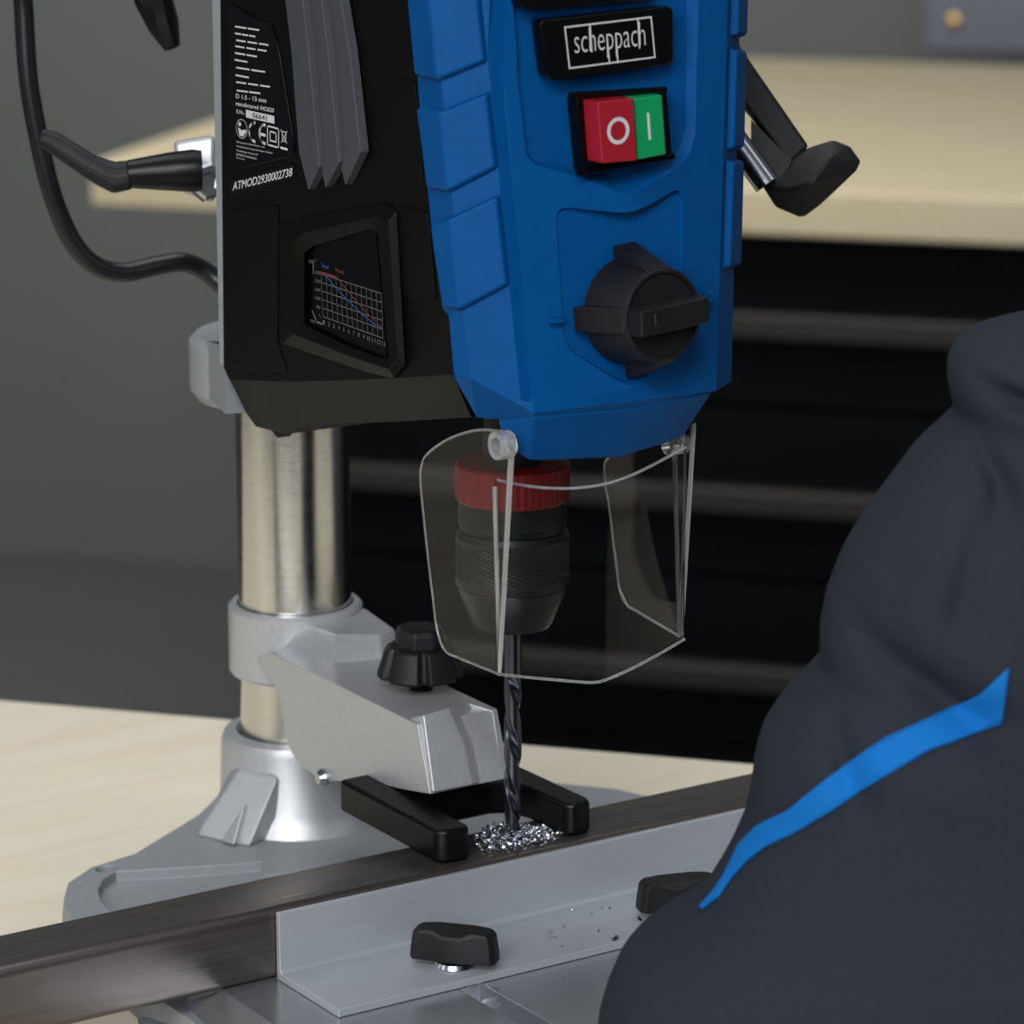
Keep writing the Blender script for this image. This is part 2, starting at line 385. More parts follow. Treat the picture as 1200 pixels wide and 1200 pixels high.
# side panel, chart frame, vents, plates: all on the left side face
def plate(name, pts, th, m, parent, rr=.002, bevel=.0003, base=0.0, label=None):
    q = roundpoly([S(*p, base) for p in pts], rr); return link(name, prism(q, (-th, 0, 0)), m, parent, bevel=bevel, label=label)
plate('access_panel', ((271, 246), (327, 240), (326, 404), (338, 436), (272, 430)), .0006, 'black', hs)
plate('side_recess', ((464, 240), (503, 248), (512, 352), (472, 349)), .0007, 'black', hs)
plate('side_recess', ((458, 92), (488, 96), (497, 208), (464, 204)), .0007, 'black', hs)
outer = [(326, 264), (345, 256), (448, 238), (466, 246), (476, 428), (462, 444), (428, 436), (330, 403)]
inner = [(357, 296), (368, 288), (434, 268), (442, 273), (455, 418), (448, 421), (400, 402), (357, 380)]
crest = [((a[0] * .5 + b[0] * .5), (a[1] * .5 + b[1] * .5)) for a, b in zip(outer, inner)]
bm = bmesh.new(); L3 = []
for pts, off in ((outer, 0), (outer, .001), (crest, .0040), (inner, .0028), (inner, .0002)):
    L3.append([bm.verts.new(S(*p, off)) for p in pts])
for a, b in zip(L3, L3[1:]):
    for i in range(8): bm.faces.new((a[i], a[(i + 1) % 8], b[(i + 1) % 8], b[i]))
fr_ = link('chart_frame', tomesh(bm), 'black', dp, bevel=.0006)
cp = link('speed_chart', prism([S(*p, .0003) for p in inner], (-.0006, 0, 0)), 'gloss', fr_, label='black speed chart with white grid, blue and red curves')
CH = .0011
def q4(u, v):                                                # grid coordinates of the chart: u to the right, v upwards
    BL, BR, TL, TR = S(378.5, 371, CH), S(449, 396.5, CH), S(376.5, 321, CH), S(447, 344, CH)
    return BL.lerp(BR, u).lerp(TL.lerp(TR, u), v)
NX = V((-1, 0, 0))
bm = bmesh.new()
for i in range(13): stroke(bm, q4(i / 12, 0), q4(i / 12, 1), .00022, NX)
for j in range(6): stroke(bm, q4(0, j / 5), q4(1, j / 5), .00028, NX)
stroke(bm, S(367, 309, CH), S(367.3, 320, CH), .0006, NX)
stroke(bm, S(366, 364.5, CH), S(370, 374, CH), .0006, NX); stroke(bm, S(371, 377, CH), S(377, 379.5, CH), .0007, NX)
tx = [tomesh(bm, False)]
for j, s in enumerate(('0', '500', '1000', '1500', '2000', '2500')):
    wpx = {1: 1.6, 3: 5, 4: 6.5}[len(s)]; py = 371.5 - j * 10.1
    tx.append(put_text(s, S(376 - wpx - j * .1, py - 1.5 + 1, CH), S(375.5, py + .9, CH), S(376 - wpx, py - 4.2, CH), (0, 0, 0)))
for j in range(13):
    s = str(j + 1); c = 379.5 + j * 5.85; py = 380 + j * 2.1; hw = 1 if len(s) == 1 else 1.9
    tx.append(put_text(s, S(c - hw, py, CH), S(c + hw, py + .5, CH), S(c - hw, py - 5, CH), (0, 0, 0)))
tx.append(put_text('min\u207b\u00b9', S(362, 308, CH), S(371, 309.5, CH), S(362, 302.5, CH), (0, 0, 0)))
tx.append(put_text('mm', S(364, 377.5, CH), S(369, 379, CH), S(364, 374, CH), (0, 0, 0)))
link('chart_grid', join(tx), 'grey_print', fr_)
CH2 = .0013
def curve_print(f, m, name):
    bm = bmesh.new(); pr = None
    for i in range(25):
        u, v = f(i / 24); p = q4(u, v) + V((-.0002, 0, 0))
        if pr is not None: stroke(bm, pr, p, .0005, NX)
        pr = p
    return tomesh(bm, False)
bl = curve_print(lambda t: (.08 + .92 * t, .22 + .78 * (1 - t) ** 1.45), 0, '')
rd = curve_print(lambda t: (.29 + .71 * t, .26 + .76 * (1 - t) ** 1.25), 0, '')
bm = bmesh.new(); stroke(bm, q4(0, 1.04), q4(.26, 1.04), .0006, NX); rt_ = tomesh(bm, False)
link('steel_curve', join([bl, put_text('Steel', S(377, 312.5, CH2), S(385, 315.5, CH2), S(377, 308, CH2), (0, 0, 0))]), 'bluep', fr_)
link('wood_curve', join([rd, rt_, put_text('Wood', S(393, 318, CH2), S(402.5, 321.5, CH2), S(393, 313.5, CH2), (0, 0, 0))]), 'redp', fr_)
# pointed vent fins
for top, rgt, tip, lft in (((329, -40), (374, 195), (361, 223), (350, 178)), ((350, -40), (397, 190), (381, 220), (373, 185)), ((371, -40), (422, 178), (404, 217), (394, 175))):
    sh = [S(top[0], top[1], .0), S(top[0] + 21, top[1], .0045), S(rgt[0] - 13, 60, .0045), S(rgt[0], rgt[1], .0045), S(*tip, .003), S(*lft, .0), S(lft[0] - 9, 60, .0)]
    link('vent_fin', prism(sh, (.004, 0, 0)), 'vent', hs, bevel=.0005, label='grey textured vent fin')
# rating plate
rp = [(270, 3), (298, 21), (318, 27), (325, 46), (329, 62), (336, 104), (345, 160), (346, 178), (341, 184), (288, 196), (273, 193), (271, 186)]
rpo = plate('rating_plate', rp, .0007, 'gloss', hs, rr=.0008, label='black rating plate with white lettering')
RZ = .0010
def T(s, x0, y0, x1, y1, h, bold=0.0): return put_text(s, S(x0, y0, RZ), S(x1, y1, RZ), S(x0, y0 - h, RZ), (0, 0, 0), bold)
W = [
     T('D 1.5 - 13 mm', 276.5, 115, 312, 120.5, 5.2, .01), T('manufactured: 04/2020', 276.5, 123.5, 321, 132, 5, .01), T('S.N.:', 277, 132.5, 286, 134.5, 4.6, .01),
     T('Scheppach Fabrikation von', 277, 167.5, 310, 174, 2.6), T('Holzbearbeitungsmaschinen GmbH', 277, 172.5, 319, 181, 2.6), T('G\u00fcnzburger Stra\u00dfe 69', 277, 177.5, 302, 183, 2.6), T('89335 Ichenhausen', 277, 182, 301, 187, 2.6), T('Germany', 277, 186, 287, 188, 2.2)]
bm = bmesh.new()
# upper lines of the plate: too small to read in the photo, so only word-length dashes of print
for x0, y0, x1, y1, words in ((275, 31, 305, 35.5, 2), (275, 39, 300, 43, 3), (276, 47, 316, 53, 3), (275, 54, 314, 60, 3), (275, 62, 302, 66.5, 2), (275, 70, 290, 72.6, 1),
                              (276, 79, 312, 84.6, 2), (276, 88, 292, 91, 1), (276, 96, 318, 102, 3), (277, 106, 306, 109.5, 2)):
    for q in range(words):
        u0, u1 = q / words + .03, (q + 1) / words - .05
        stroke(bm, S(x0 + (x1 - x0) * u0, y0 + (y1 - y0) * u0, RZ), S(x0 + (x1 - x0) * u1, y0 + (y1 - y0) * u1, RZ), .00062, V((-1, 0, 0)))
W.append(tomesh(bm, False))
bm = bmesh.new()
def poly(bm, pts, off=RZ): bm.faces.new([bm.verts.new(S(*p, off)) for p in pts])
poly(bm, ((288, 128.5), (321.5, 136), (321.5, 145), (288.3, 137.6)))
def arc(bm, cx, cy, rx, ry, a0, a1, wd, n=14, sk=.2):
    pr = None
    for i in range(n + 1):
        a = math.radians(a0 + (a1 - a0) * i / n); dx = rx * math.cos(a); p = S(cx + dx, cy + dx * sk - ry * math.sin(a), RZ)
        if pr is not None: stroke(bm, pr, p, wd, NX)
        pr = p
arc(bm, 299, 155, 7, 11, 95, 265, .0011); arc(bm, 311, 157.5, 7, 11, 95, 265, .0011); stroke(bm, S(305, 157, RZ), S(310.5, 158.5, RZ), .0011, NX)
arc(bm, 283.3, 151, 6.4, 11, 0, 360, .0003, 24)
bm.faces.new([bm.verts.new(S(281 + 1.8 * math.cos(a * .6), 145.5 + 2.4 * math.sin(a * .6), RZ)) for a in range(10)])
poly(bm, ((279, 149), (283, 152.5), (287.5, 152), (289, 154), (285, 160), (280.5, 159)))
for r_ in (((313.5, 147.5), (326.5, 151), (326.5, 173), (313.5, 169.5)), ((316.5, 154), (323.5, 156), (323.5, 166.5), (316.5, 164.5))):
    for i in range(4): stroke(bm, S(*r_[i], RZ), S(*r_[(i + 1) % 4], RZ), .0006, NX)
stroke(bm, S(329, 152, RZ), S(336, 168, RZ), .0003, NX); stroke(bm, S(336.5, 154, RZ), S(329.5, 167, RZ), .0003, NX)
for a, b in (((330.5, 154), (335.5, 155.3)), ((330.5, 154), (331.2, 165)), ((335.5, 155.3), (334.7, 166)), ((331.2, 165), (334.7, 166))): stroke(bm, S(*a, RZ), S(*b, RZ), .0004, NX)
poly(bm, ((328.5, 171.5), (337, 173.8), (337, 176.6), (328.5, 174.2)))
W.append(tomesh(bm, False))
link('plate_lettering', join(W), 'white', hs)
link('serial_number', put_text('06641', S(296, 138, .0012), S(312.5, 141.6, .0012), S(296, 132, .0012), (0, 0, 0)), 'gloss', hs)
link('model_sticker', join([put_text('ATMOD2930002738', S(272.5, 223.5, .0007), S(342, 206.5, .0007), S(273.4, 213.5, .0007), (0, 0, 0), .012)]), 'white', hs)
plate('sticker_foil', ((270, 212), (346, 192), (347, 207), (271, 232)), .0004, 'satin', hs, rr=.0005, bevel=0)

# --- blue front cover
def lv(z):
    t = (.325 - z) / .105; t = max(t, -.6)
    return dict(b=.0615 - .002 * t, s=.064 - .0065 * t, sy=-.053 - .007 * t, c=.0475 - .0075 * t, cy=-.067 - .007 * t, f=-.074 - .007 * t)
def seam(py):
    pts = ((-40, 480), (119, 491), (222, 501), (353, 517), (440, 531), (470, 544), (489, 558))
    for (a, xa), (b, xb) in zip(pts, pts[1:]):
        if py <= b: return xa + (xb - xa) * (py - a) / (b - a)
    return pts[-1][1]
def row(z, zs=None, yb=None):
    d = lv(z); zs = zs or [z] * 7
    yy = d.get('yb', yb)
    return [V(p) for p in ((-d['b'], yb, zs[0]), (-d['s'], d['sy'], zs[1]), (-d['c'], d['cy'], zs[2]), (0, d['f'], zs[3]), (d['c'], d['cy'], zs[4]), (d['s'], d['sy'], zs[5]), (d['b'], yb, zs[6]))]
rws = []
for z, py in ((.43, -40), (.325, 105), (.27, 280)):
    rws.append(row(z, yb=P(seam(py), py, 0, -lv(z)['b']).y))
d = lv(.22); xb = d['b']; yb = P(531, 440, 0, -xb).y
zz = [P(531, 440, 0, -xb).z, zat(-d['s'], d['sy'], 443), zat(-d['c'], d['cy'], 484), zat(0, d['f'], 470), zat(d['c'], d['cy'], 458), zat(d['s'], d['sy'], 447)]
rws.append([V((-xb, yb, zz[0])), V((-d['s'], d['sy'], zz[1])), V((-d['c'], d['cy'], zz[2])), V((0, d['f'], zz[3])), V((d['c'], d['cy'], zz[4])), V((d['s'], d['sy'], zz[5])), V((xb, yb, zz[5] + .002))])
pb = P(559, 489, 0, -.050); ps = P(575, 491, 0, -.046)
zl = P(626, 488, 1, d['cy'] + .001)
rws.append([pb, ps, V((zl.x, d['cy'] + .001, zl.z)), V((0, d['f'] + .002, zz[3] - .003)), V((-zl.x, d['cy'] + .001, zl.z)), V((-ps.x, ps.y, ps.z)), V((-pb.x, pb.y, pb.z))])
# row 5: the nose section just above its bottom edge
nb = [P(584, 493, 0, -.044), P(591, 520, 0, -.041), P(619, 541, 0, -.034)]
vbot = [V((-.044, nb[0].y, nb[0].z)), nb[1], nb[2], V((0, nb[2].y - .008, zat(0, nb[2].y - .008, 537))), V((.034, nb[2].y, nb[2].z)), V((.041, nb[1].y, nb[1].z)), V((.044, nb[0].y, nb[0].z))]
bm = bmesh.new(); vs = [[bm.verts.new(p) for p in r] for r in rws]
for a, b in zip(vs, vs[1:]):
    for i in range(6): bm.faces.new((a[i], a[i + 1], b[i + 1], b[i]))
bm.faces.new(vs[0])
for a, b in zip(vs, vs[1:]): bm.faces.new((a[6], a[0], b[0], b[6]))
bm.faces.new(vs[-1][::-1])
bmesh.ops.triangulate(bm, faces=[f for f in bm.faces])
cover = tomesh(bm)
YF = -.0745
def FPn(px, py, dy=0):                                       # on the cover's front plane, which leans forward towards its bottom
    return PP(px, py, (0, YF + dy, .325), V((0, -1, .0667)).normalized())
def cutter(pts, depth, taper):
    q = roundpoly([FPn(*p) for p in pts], .006, 4); c = sum(q, V()) / len(q); nrm = V((0, 1, 0))
    f = [c + (p - c) * 1.10 * 1.0 + V((0, -.03, 0)) for p in q] if False else None
    bm = bmesh.new(); k = taper / depth
    def lay(dy):
        o = []
        for p in q:
            r = p - c; L = math.hypot(r.x, r.z); s = (L - k * dy) / L; o.append(c + V((r.x * s, r.y * s, r.z * s)) + V((0, dy, 0)))
        return [bm.verts.new(p) for p in o]
    a = lay(-.012); b = lay(depth); n = len(a)
    bm.faces.new(a); bm.faces.new(b[::-1])
    for i in range(n): bm.faces.new((a[i], b[i], b[(i + 1) % n], a[(i + 1) % n]))
    return tomesh(bm)
c1 = cutter(((600, -60), (606, 100), (619, 203), (740, 232), (822, 198), (836, 160), (832, -60)), .0085, .0060)
c2 = cutter(((657, 240), (667, 400), (674, 418), (745, 459), (812, 392), (811, 216), (742, 250)), .0060, .0018)
c3 = cutter(((590, -60), (606, -60), (604, 105), (641, 479), (627, 479), (590, 105)), .0105, .0012)
cover = boolean(cover, [c1, c2, c3])
fc = link('front_cover', cover, 'blue', dp, bevel=.0014, label='blue front cover')
nose = hull([V((-.044, -.060, zz[3])), V((.044, -.060, zz[3])), V((-.044, nb[0].y, zz[3])), V((.044, nb[0].y, zz[3]))] + vbot + [V((zl.x, d['cy'] + .0008, zl.z)), V((-zl.x, d['cy'] + .0008, zl.z)), V((0, d['f'] + .0015, zz[3] - .003))])
link('cover_nose', nose, 'blue', dp, bevel=.0012, label='blue nose over the chuck')
# grip ribs wrapped round both shoulders
def rib(z0s, z1s, sgn, y0=None, th=.0030):
    """z0s / z1s: lower and upper z at side edge, shoulder, corner"""
    zm = (z0s[1] + z1s[1]) / 2; bm = bmesh.new(); lay = []
    for off in (-.002, th):
        r = []
        for zs in (z1s, z0s):
            dd = lv(zs[1]); yb_ = y0(zs[0]) if y0 else -.034
            pts = [(-dd['b'] - .0005, yb_, zs[0], (-1, 0)), (-dd['s'], dd['sy'], zs[1], (-.92, -.38)), (-dd['c'] - .0035, dd['cy'] + .003, zs[2], (-.66, -.75))]
            ins = 0 if off < 0 else .0018
            sg = -1 if zs is z1s else 1
            for j, (x, y, z, nn) in enumerate(pts):
                jy = (-ins if j == 0 else (ins * .8 if j == 2 else 0)); jx = (-ins * .8 if j == 2 else 0)
                r.append(bm.verts.new((sgn * -1 * (x + nn[0] * off + jx), y + nn[1] * off + jy, z + sg * ins)))
        lay.append(r)
    a, b = lay
    for i in range(2): bm.faces.new((b[i], b[i + 1], b[i + 4], b[i + 3])); bm.faces.new((a[i], a[i + 1], a[i + 4], a[i + 3]))
    for i in range(2):
        bm.faces.new((a[i], a[i + 1], b[i + 1], b[i])); bm.faces.new((a[i + 3], a[i + 4], b[i + 4], b[i + 3]))
    bm.faces.new((a[0], b[0], b[3], a[3])); bm.faces.new((a[2], b[2], b[5], a[5]))
    return tomesh(bm)
def zsl(ys):
    dd = lv(.3); return [zat(-dd['b'], -.03, ys[0]), zat(-dd['s'], dd['sy'], ys[1]), zat(-dd['c'], dd['cy'], ys[2])]
def ysm(z):
    v = V((-.0605, -.04, z)); r = v - CAM; py = 600 - 4000 * r.dot(UP) / r.dot(FW); return P(seam(py), py, 0, -.0625).y
for t_, b_ in (((-30, -22, -48), (90, 98, 76)), ((119, 126, 104), (219, 228, 200)), ((252, 250, 224), (352, 366, 337))):
    link('grip_rib', rib(zsl(b_), zsl(t_), -1, ysm), 'blue', fc, bevel=.0010)
def zsr(y): dd = lv(.3); z = zat(dd['s'], dd['sy'], y); return [z, z, z + .002]
for t_, b_ in ((-80, 48), (56, 178), (184, 313)):
    link('grip_rib', rib(zsr(b_), zsr(t_), 1), 'blue', fc, bevel=.0010)
# plus / minus marks
bm = bmesh.new()
def fbox(bm, pts, th):
    add_prism(bm, [FPn(*p, .0045) for p in pts], (0, -th, 0))
fbox(bm, ((643, 372), (657, 371), (657, 377), (643, 378)), .0022)
link('minus_mark', tomesh(bm), 'blue', fc)
bm = bmesh.new()
fbox(bm, ((818, 344), (828, 342), (828, 346), (818, 348)), .0045); fbox(bm, ((821, 338), (825, 338), (825, 352), (821, 353)), .0045)
link('plus_mark', tomesh(bm), 'blue', fc)
# brand badge
FB = .0035
def F(px, py, o=0): return FPn(px, py, FB - o)
def fplate(name, pts, th, m, parent, rr, off=0.0, label=None, bevel=.0005):
    q = roundpoly([F(*p, off + th) for p in pts], rr); return link(name, prism(q, (0, th, 0)), m, parent, bevel=bevel, label=label)
bd = fplate('brand_badge', ((633, 24), (784, 7), (789, 12), (789, 72), (782, 76), (649, 95), (641, 88)), .0060, 'gloss', dp, .002, -.003, 'black badge with white lettering')
fplate('display_window', ((598, -50), (760, -62), (768, -6), (762, 0), (620, 12), (610, 8)), .0060, 'gloss', dp, .002, -.003)
BO = .0034
NF = V((0, -1, 0))
def FB_(px, py): return F(px, py, BO)
tx = [put_text('scheppach', FB_(674, 72), FB_(757, 62.5), FB_(672.5, 34), (0, 0, 0), -.012)]
bm = bmesh.new()
fr4 = ((662, 32), (763, 20), (767.5, 67), (667.5, 80))
for i in range(4): stroke(bm, FB_(*fr4[i]), FB_(*fr4[(i + 1) % 4]), .0006, NF)
for a, b in (((691.3, 28.5), (693.5, 60)), ((747.5, 22), (749.5, 56)), ((711.5, 45), (714.3, 74)), ((722, 44), (724, 73))): stroke(bm, FB_(*a), FB_(*b), .0006, NF)
tx.append(tomesh(bm, False))
link('badge_lettering', join(tx), 'white', bd)
# switch with stop and start buttons
sw = fplate('switch_housing', ((675, 114), (687, 109), (781, 104), (788, 184), (684, 204)), .0060, 'gloss', dp, .0012, -.003, 'black switch frame', .0008)
def FO(px, py, o): return FPn(px, py, .0035 - o)
rb_f = [FO(*p, .0118) for p in ((700.5, 119.3), (742.5, 114.8), (747, 188.3), (705.8, 191.8))]
rb = link('stop_button', prism(rb_f, (0, .0105, 0)), 'redb', sw, bevel=.0006, label='red stop button marked O')
gb_f = [FO(*p, .0098) for p in ((743.5, 115), (776, 111), (780.8, 180.8), (748.2, 187.3))]
gbn = link('start_button', prism(gb_f, (0, .0085, 0)), 'greenb', sw, bevel=.0005, label='green start button marked I')
bm = bmesh.new(); pr = None
for i in range(33):
    a = 2 * math.pi * i / 32; p = FO(724.5 + 11 * math.cos(a), 153.2 + 13.6 * math.sin(a) - 1.0 * math.cos(a), .0120)
    if pr is not None: stroke(bm, pr, p, .00135, NF)
    pr = p
link('stop_mark', tomesh(bm, False), 'white', sw)
bm = bmesh.new(); stroke(bm, FO(759.5, 134, .0100), FO(761.5, 162, .0100), .0011, NF); link('start_mark', tomesh(bm, False), 'white', sw)
bm = bmesh.new()
for a, b in (((668, 112), (780, 105)), ((677, 203), (789, 183))):
    p, q = FO(*a, .0040), FO(*b, .0040); link('switch_lip', tube([p, q], .0012, 8), 'gloss', sw, smooth=40)
# speed knob
KB = FPn(737, 363, .0045); AX = V((0, -1, .06)).normalized()
KU = V((1, 0, 0)); KV = AX.cross(KU) * -1
if KV.z < 0: KV = -KV
bm = bmesh.new(); add_lathe(bm, [(.0195, 0), (.0185, .004), (.0167, .020), (.0160, .0212), (.0150, .0212), (.0148, .0200)], seg=56, origin=KB, axis=AX)
kn = link('speed_knob', tomesh(bm), 'knob', dp, smooth=30, label='black four-lobed speed knob')
for ang in (95, 182, 275, 2):
    a = math.radians(ang); dr_ = KU * math.cos(a) + KV * math.sin(a); tn = AX.cross(dr_)
    pts = []
    for (r, h) in ((.0165, 0), (.0240, 0), (.0238, .003), (.0168, .0203), (.0156, .0203)):
        for s in (-1, 1): pts.append(KB + dr_ * r + AX * h + tn * s * (.0044 if h < .01 else .0048))
    link('lobe', hull(pts), 'knob', kn, bevel=.0006)
pts = []
for s in (-1, 1):
    for h, ww, hh in ((.0195, .0152, .0050), (.0285, .0148, .0046)):
        for s2 in (-1, 1): pts.append(KB + KU * s * ww + AX * h + KV * (s2 * hh + s * .0012))
link('grip_bar', hull(pts), 'knob', kn, bevel=.0007)
bm = bmesh.new(); c = KB + AX * .0287 - KU * .009; stroke(bm, c - KV * .0016, c + KV * .0016, .0005, NF); link('pointer_mark', tomesh(bm, False), 'vent', kn)

# --- spindle, chuck
def cz(py): return zat(0, 0, py)
ck = link('chuck', lathe([(.0110, .200), (.0110, cz(548)), (.0200, cz(556)), (.0203, cz(590)), (.0205, cz(600)), (.0205, cz(612)), (.0198, cz(613)), (.0198, cz(618)), (.0205, cz(619)), (.0214, cz(626)), (.0196, cz(627))], seg=72), 'chuckd', dp, smooth=30, label='keyless chuck in dark steel')
link('chuck_ring', lathe([(.0205, cz(541)), (.0217, cz(543)), (.0217, cz(581)), (.0211, cz(584)), (.0190, cz(585))], seg=96, rf=lambda i, z: 1 - .012 * (i % 2) * (cz(581) - .0001 < z < cz(543) + .0001)), 'red', ck, smooth=15, label='knurled red ring')
kz0, kz1 = cz(683), cz(626); bm = bmesh.new(); NS, NZ = 180, 36; rr_ = []
for j in range(NZ + 1):
    z = kz0 + (kz1 - kz0) * j / NZ
    rr_.append([])
    for i in range(NS):
        a = 2 * math.pi * i / NS; k = ((i // 2 + j) % 3 == 0) * .00045 if 6 < j < NZ - 3 else 0
        r = .0215 - k; rr_[-1].append(bm.verts.new((r * math.cos(a), r * math.sin(a), z)))
for a, b in zip(rr_, rr_[1:]):
    for i in range(NS): bm.faces.new((a[i], a[(i + 1) % NS], b[(i + 1) % NS], b[i]))
bm.faces.new(rr_[0][::-1]); bm.faces.new(rr_[-1])
link('knurled_sleeve', tomesh(bm), 'chuck', ck, smooth=25)
link('jaw_cone', lathe([(.0200, cz(683)), (.0205, cz(686)), (.0198, cz(695)), (.0152, cz(728)), (.0142, cz(732)), (.0040, cz(732))], seg=72), 'chuck', ck, smooth=30)

# --- clear chuck guard: cheeks at x = +-.042, bowed front
GX, GZ = .042, .1145
gt = thing
gl = [P(*q, 0, -GX) for q in ((598, 520), (586, 506), (560, 504), (528, 513), (502, 530), (493, 545), (492, 570), (500, 650), (506, 700), (511, 738), (520, 762), (536, 771), (583, 790))]
fy = gl[-1].y
glf = P(598, 560, 0, -GX)
guard_parts = []
bm = bmesh.new(); add_prism(bm, gl, (.0012, 0, 0)); g1 = link('guard', tomesh(bm), 'clear', dp, label='clear plastic chuck guard')
gr_ = [P(*q, 0, GX) for q in ((806, 500), (716, 535), (710, 545), (712, 570), (716, 590), (724, 660), (728, 690), (736, 708), (748, 716), (797, 745))]
bm = bmesh.new(); add_prism(bm, gr_, (-.0012, 0, 0)); link('guard_cheek', tomesh(bm), 'clear', g1)
# front sheet: top edge sagging, bottom edge dipping to a point, slightly bowed
NFp = 24; tpv = [(578, 563), (600, 570), (640, 572), (690, 567), (735, 555), (770, 540), (795, 524)]
mk = P(697, 800, 1, fy - .009)
def frontpt(u, v):
    x = -GX + 2 * GX * u
    y = fy - .010 * (1 - abs(2 * u - 1) ** 1.5)
    um = (mk.x + GX) / (2 * GX); dip = (u / um if u < um else (1 - u) / (1 - um))
    z0 = gl[-1].z + (mk.z - gl[-1].z) * dip
    px = -1
    tz = [(0, zat(-GX, fy, 562)), (.25, zat(-GX / 2, fy - .006, 572)), (.5, zat(0, fy - .010, 566)), (.75, zat(GX / 2, fy - .006, 546)), (1, zat(GX, fy, 524))]
    z1 = 0
    for k_, (a, za) in enumerate(tz):                        # smooth curve through the five heights
        L_ = 1
        for m_, (b, zb) in enumerate(tz):
            if m_ != k_: L_ *= (u - b) / (a - b)
        z1 += za * L_
    z1 -= .0
    return V((x, y, z0 + (z1 - z0) * v))
bm = bmesh.new(); G = {}
for i in range(NFp + 1):
    for j in range(9):
        p = frontpt(i / NFp, j / 8)
        for k, dy in ((0, 0), (1, .0012)): G[i, j, k] = bm.verts.new(p + V((0, dy, 0)))
for i in range(NFp):
    for j in range(8):
        for k in (0, 1):
            f = [G[i, j, k], G[i + 1, j, k], G[i + 1, j + 1, k], G[i, j + 1, k]]; bm.faces.new(f if k == 0 else f[::-1])
    bm.faces.new((G[i, 0, 0], G[i, 0, 1], G[i + 1, 0, 1], G[i + 1, 0, 0])); bm.faces.new((G[i, 8, 0], G[i + 1, 8, 0], G[i + 1, 8, 1], G[i, 8, 1]))
for j in range(8):
    bm.faces.new((G[0, j, 0], G[0, j + 1, 0], G[0, j + 1, 1], G[0, j, 1])); bm.faces.new((G[NFp, j, 0], G[NFp, j, 1], G[NFp, j + 1, 1], G[NFp, j + 1, 0]))
link('guard_front', tomesh(bm), 'clear', g1, smooth=40)
bm = bmesh.new(); RR = .00058
add_tube(bm, [p + V((.0006, 0, 0)) for p in spline(gl[1:], 4)], RR, 8)
add_tube(bm, [p - V((.0006, 0, 0)) for p in spline(gr_[1:], 4)], RR, 8)
add_tube(bm, [frontpt(i / NFp, 1) for i in range(NFp + 1)], RR, 8)
add_tube(bm, [frontpt(i / NFp, 0) for i in range(NFp + 1)], RR, 8)
link('guard_highlight_bead', tomesh(bm), 'rim', g1, smooth=60)  # frosted beads added along the sheet edges to give them bright lines
# vertical corner ribs: narrow V at each front corner
bm = bmesh.new()
def slat(a, b, wd): add_prism(bm, [a, b, b + wd, a + wd], (0, .0012, 0))
add_hull(bm, [P(583, 789, 0, -GX), P(588, 790, 0, -GX), P(577, 570, 0, -GX), P(583, 570, 0, -GX), P(577, 570, 0, -GX + .0015), P(583, 570, 0, -GX + .0015)])
add_hull(bm, [P(583, 789, 0, -GX), P(588, 790, 0, -GX), P(596, 530, 0, -GX - .001), P(603, 530, 0, -GX - .001), P(596, 530, 0, -GX + .001), P(603, 530, 0, -GX + .001)])
link('corner_rib', tomesh(bm), 'rim', g1, bevel=.0003)
bm = bmesh.new()
add_hull(bm, [P(796, 746, 0, GX), P(801, 744, 0, GX), P(810, 498, 0, GX), P(816, 495, 0, GX), P(810, 498, 0, GX + .0015), P(816, 495, 0, GX + .0015)])
add_hull(bm, [P(794, 744, 0, GX), P(798, 746, 0, GX), P(787, 525, 0, GX), P(793, 525, 0, GX), P(787, 525, 0, GX - .001), P(793, 525, 0, GX - .001)])
link('corner_rib', tomesh(bm), 'rim', g1, bevel=.0003)
pv = P(592, 521, 0, -GX - .002)
bm = bmesh.new(); add_lathe(bm, [(.0030, 0), (.0050, 0), (.0052, .0015), (.0052, .006), (.0030, .006), (.0030, 0)], seg=32, origin=pv + V((.002, 0, 0)), axis=(-1, 0, 0), cap=False)
link('pivot_ring', tomesh(bm), 'rim', g1, smooth=40)
pv2 = P(792, 520, 0, GX)
link('pivot_ring', lathe([(.0040, 0), (.0040, .008)], seg=20, origin=pv2 - V((.004, 0, 0)), axis=(1, 0, 0)), 'rim', g1, smooth=40)

# --- left clamping lever with bracket and nut
BD = 1.385
bk_ = link('lever_bracket', hull([PD(204, 166, BD), PD(252, 158, BD), PD(252, 238, BD), PD(212, 224, BD), PD(206, 200, BD)] + [PD(x, y, BD + .03) for x, y in ((204, 166), (250, 158), (250, 238), (212, 224))]), 'cast', dp, bevel=.002, label='bright silver lever bracket')
lz_ = PD(228, 198, BD + .012)
link('bracket_lug', tube([lz_, V((-.015, CY, lz_.z))], .011, 16), 'castd', bk_, smooth=40)
link('hex_nut', lathe([(.0080, 0), (.0080, .006), (.0066, .0072), (.0040, .0072), (.0036, .004), (.001, .004)], seg=6, origin=PD(241, 214, BD + .002), axis=-(FW - RT * .3).normalized()), 'chrome', bk_, label='hexagon nut')
lever = [PD(*q, BD - .012 - (235 - q[0]) * .00005) for q in ((236, 200), (226, 200), (200, 201), (150, 204))]
lv0 = link('clamp_lever', tube(lever, [.0082, .0086, .0078, .0056], 24), 'satin', dp, smooth=50, label='black cranked clamping lever')
d0 = BD - .016
hp = [(152, 205, 23), (134, 208, 25), (122, 203, 22), (104, 194, 19), (60, 165, 17), (46, 160, 13)]
bm = bmesh.new(); rr2 = []
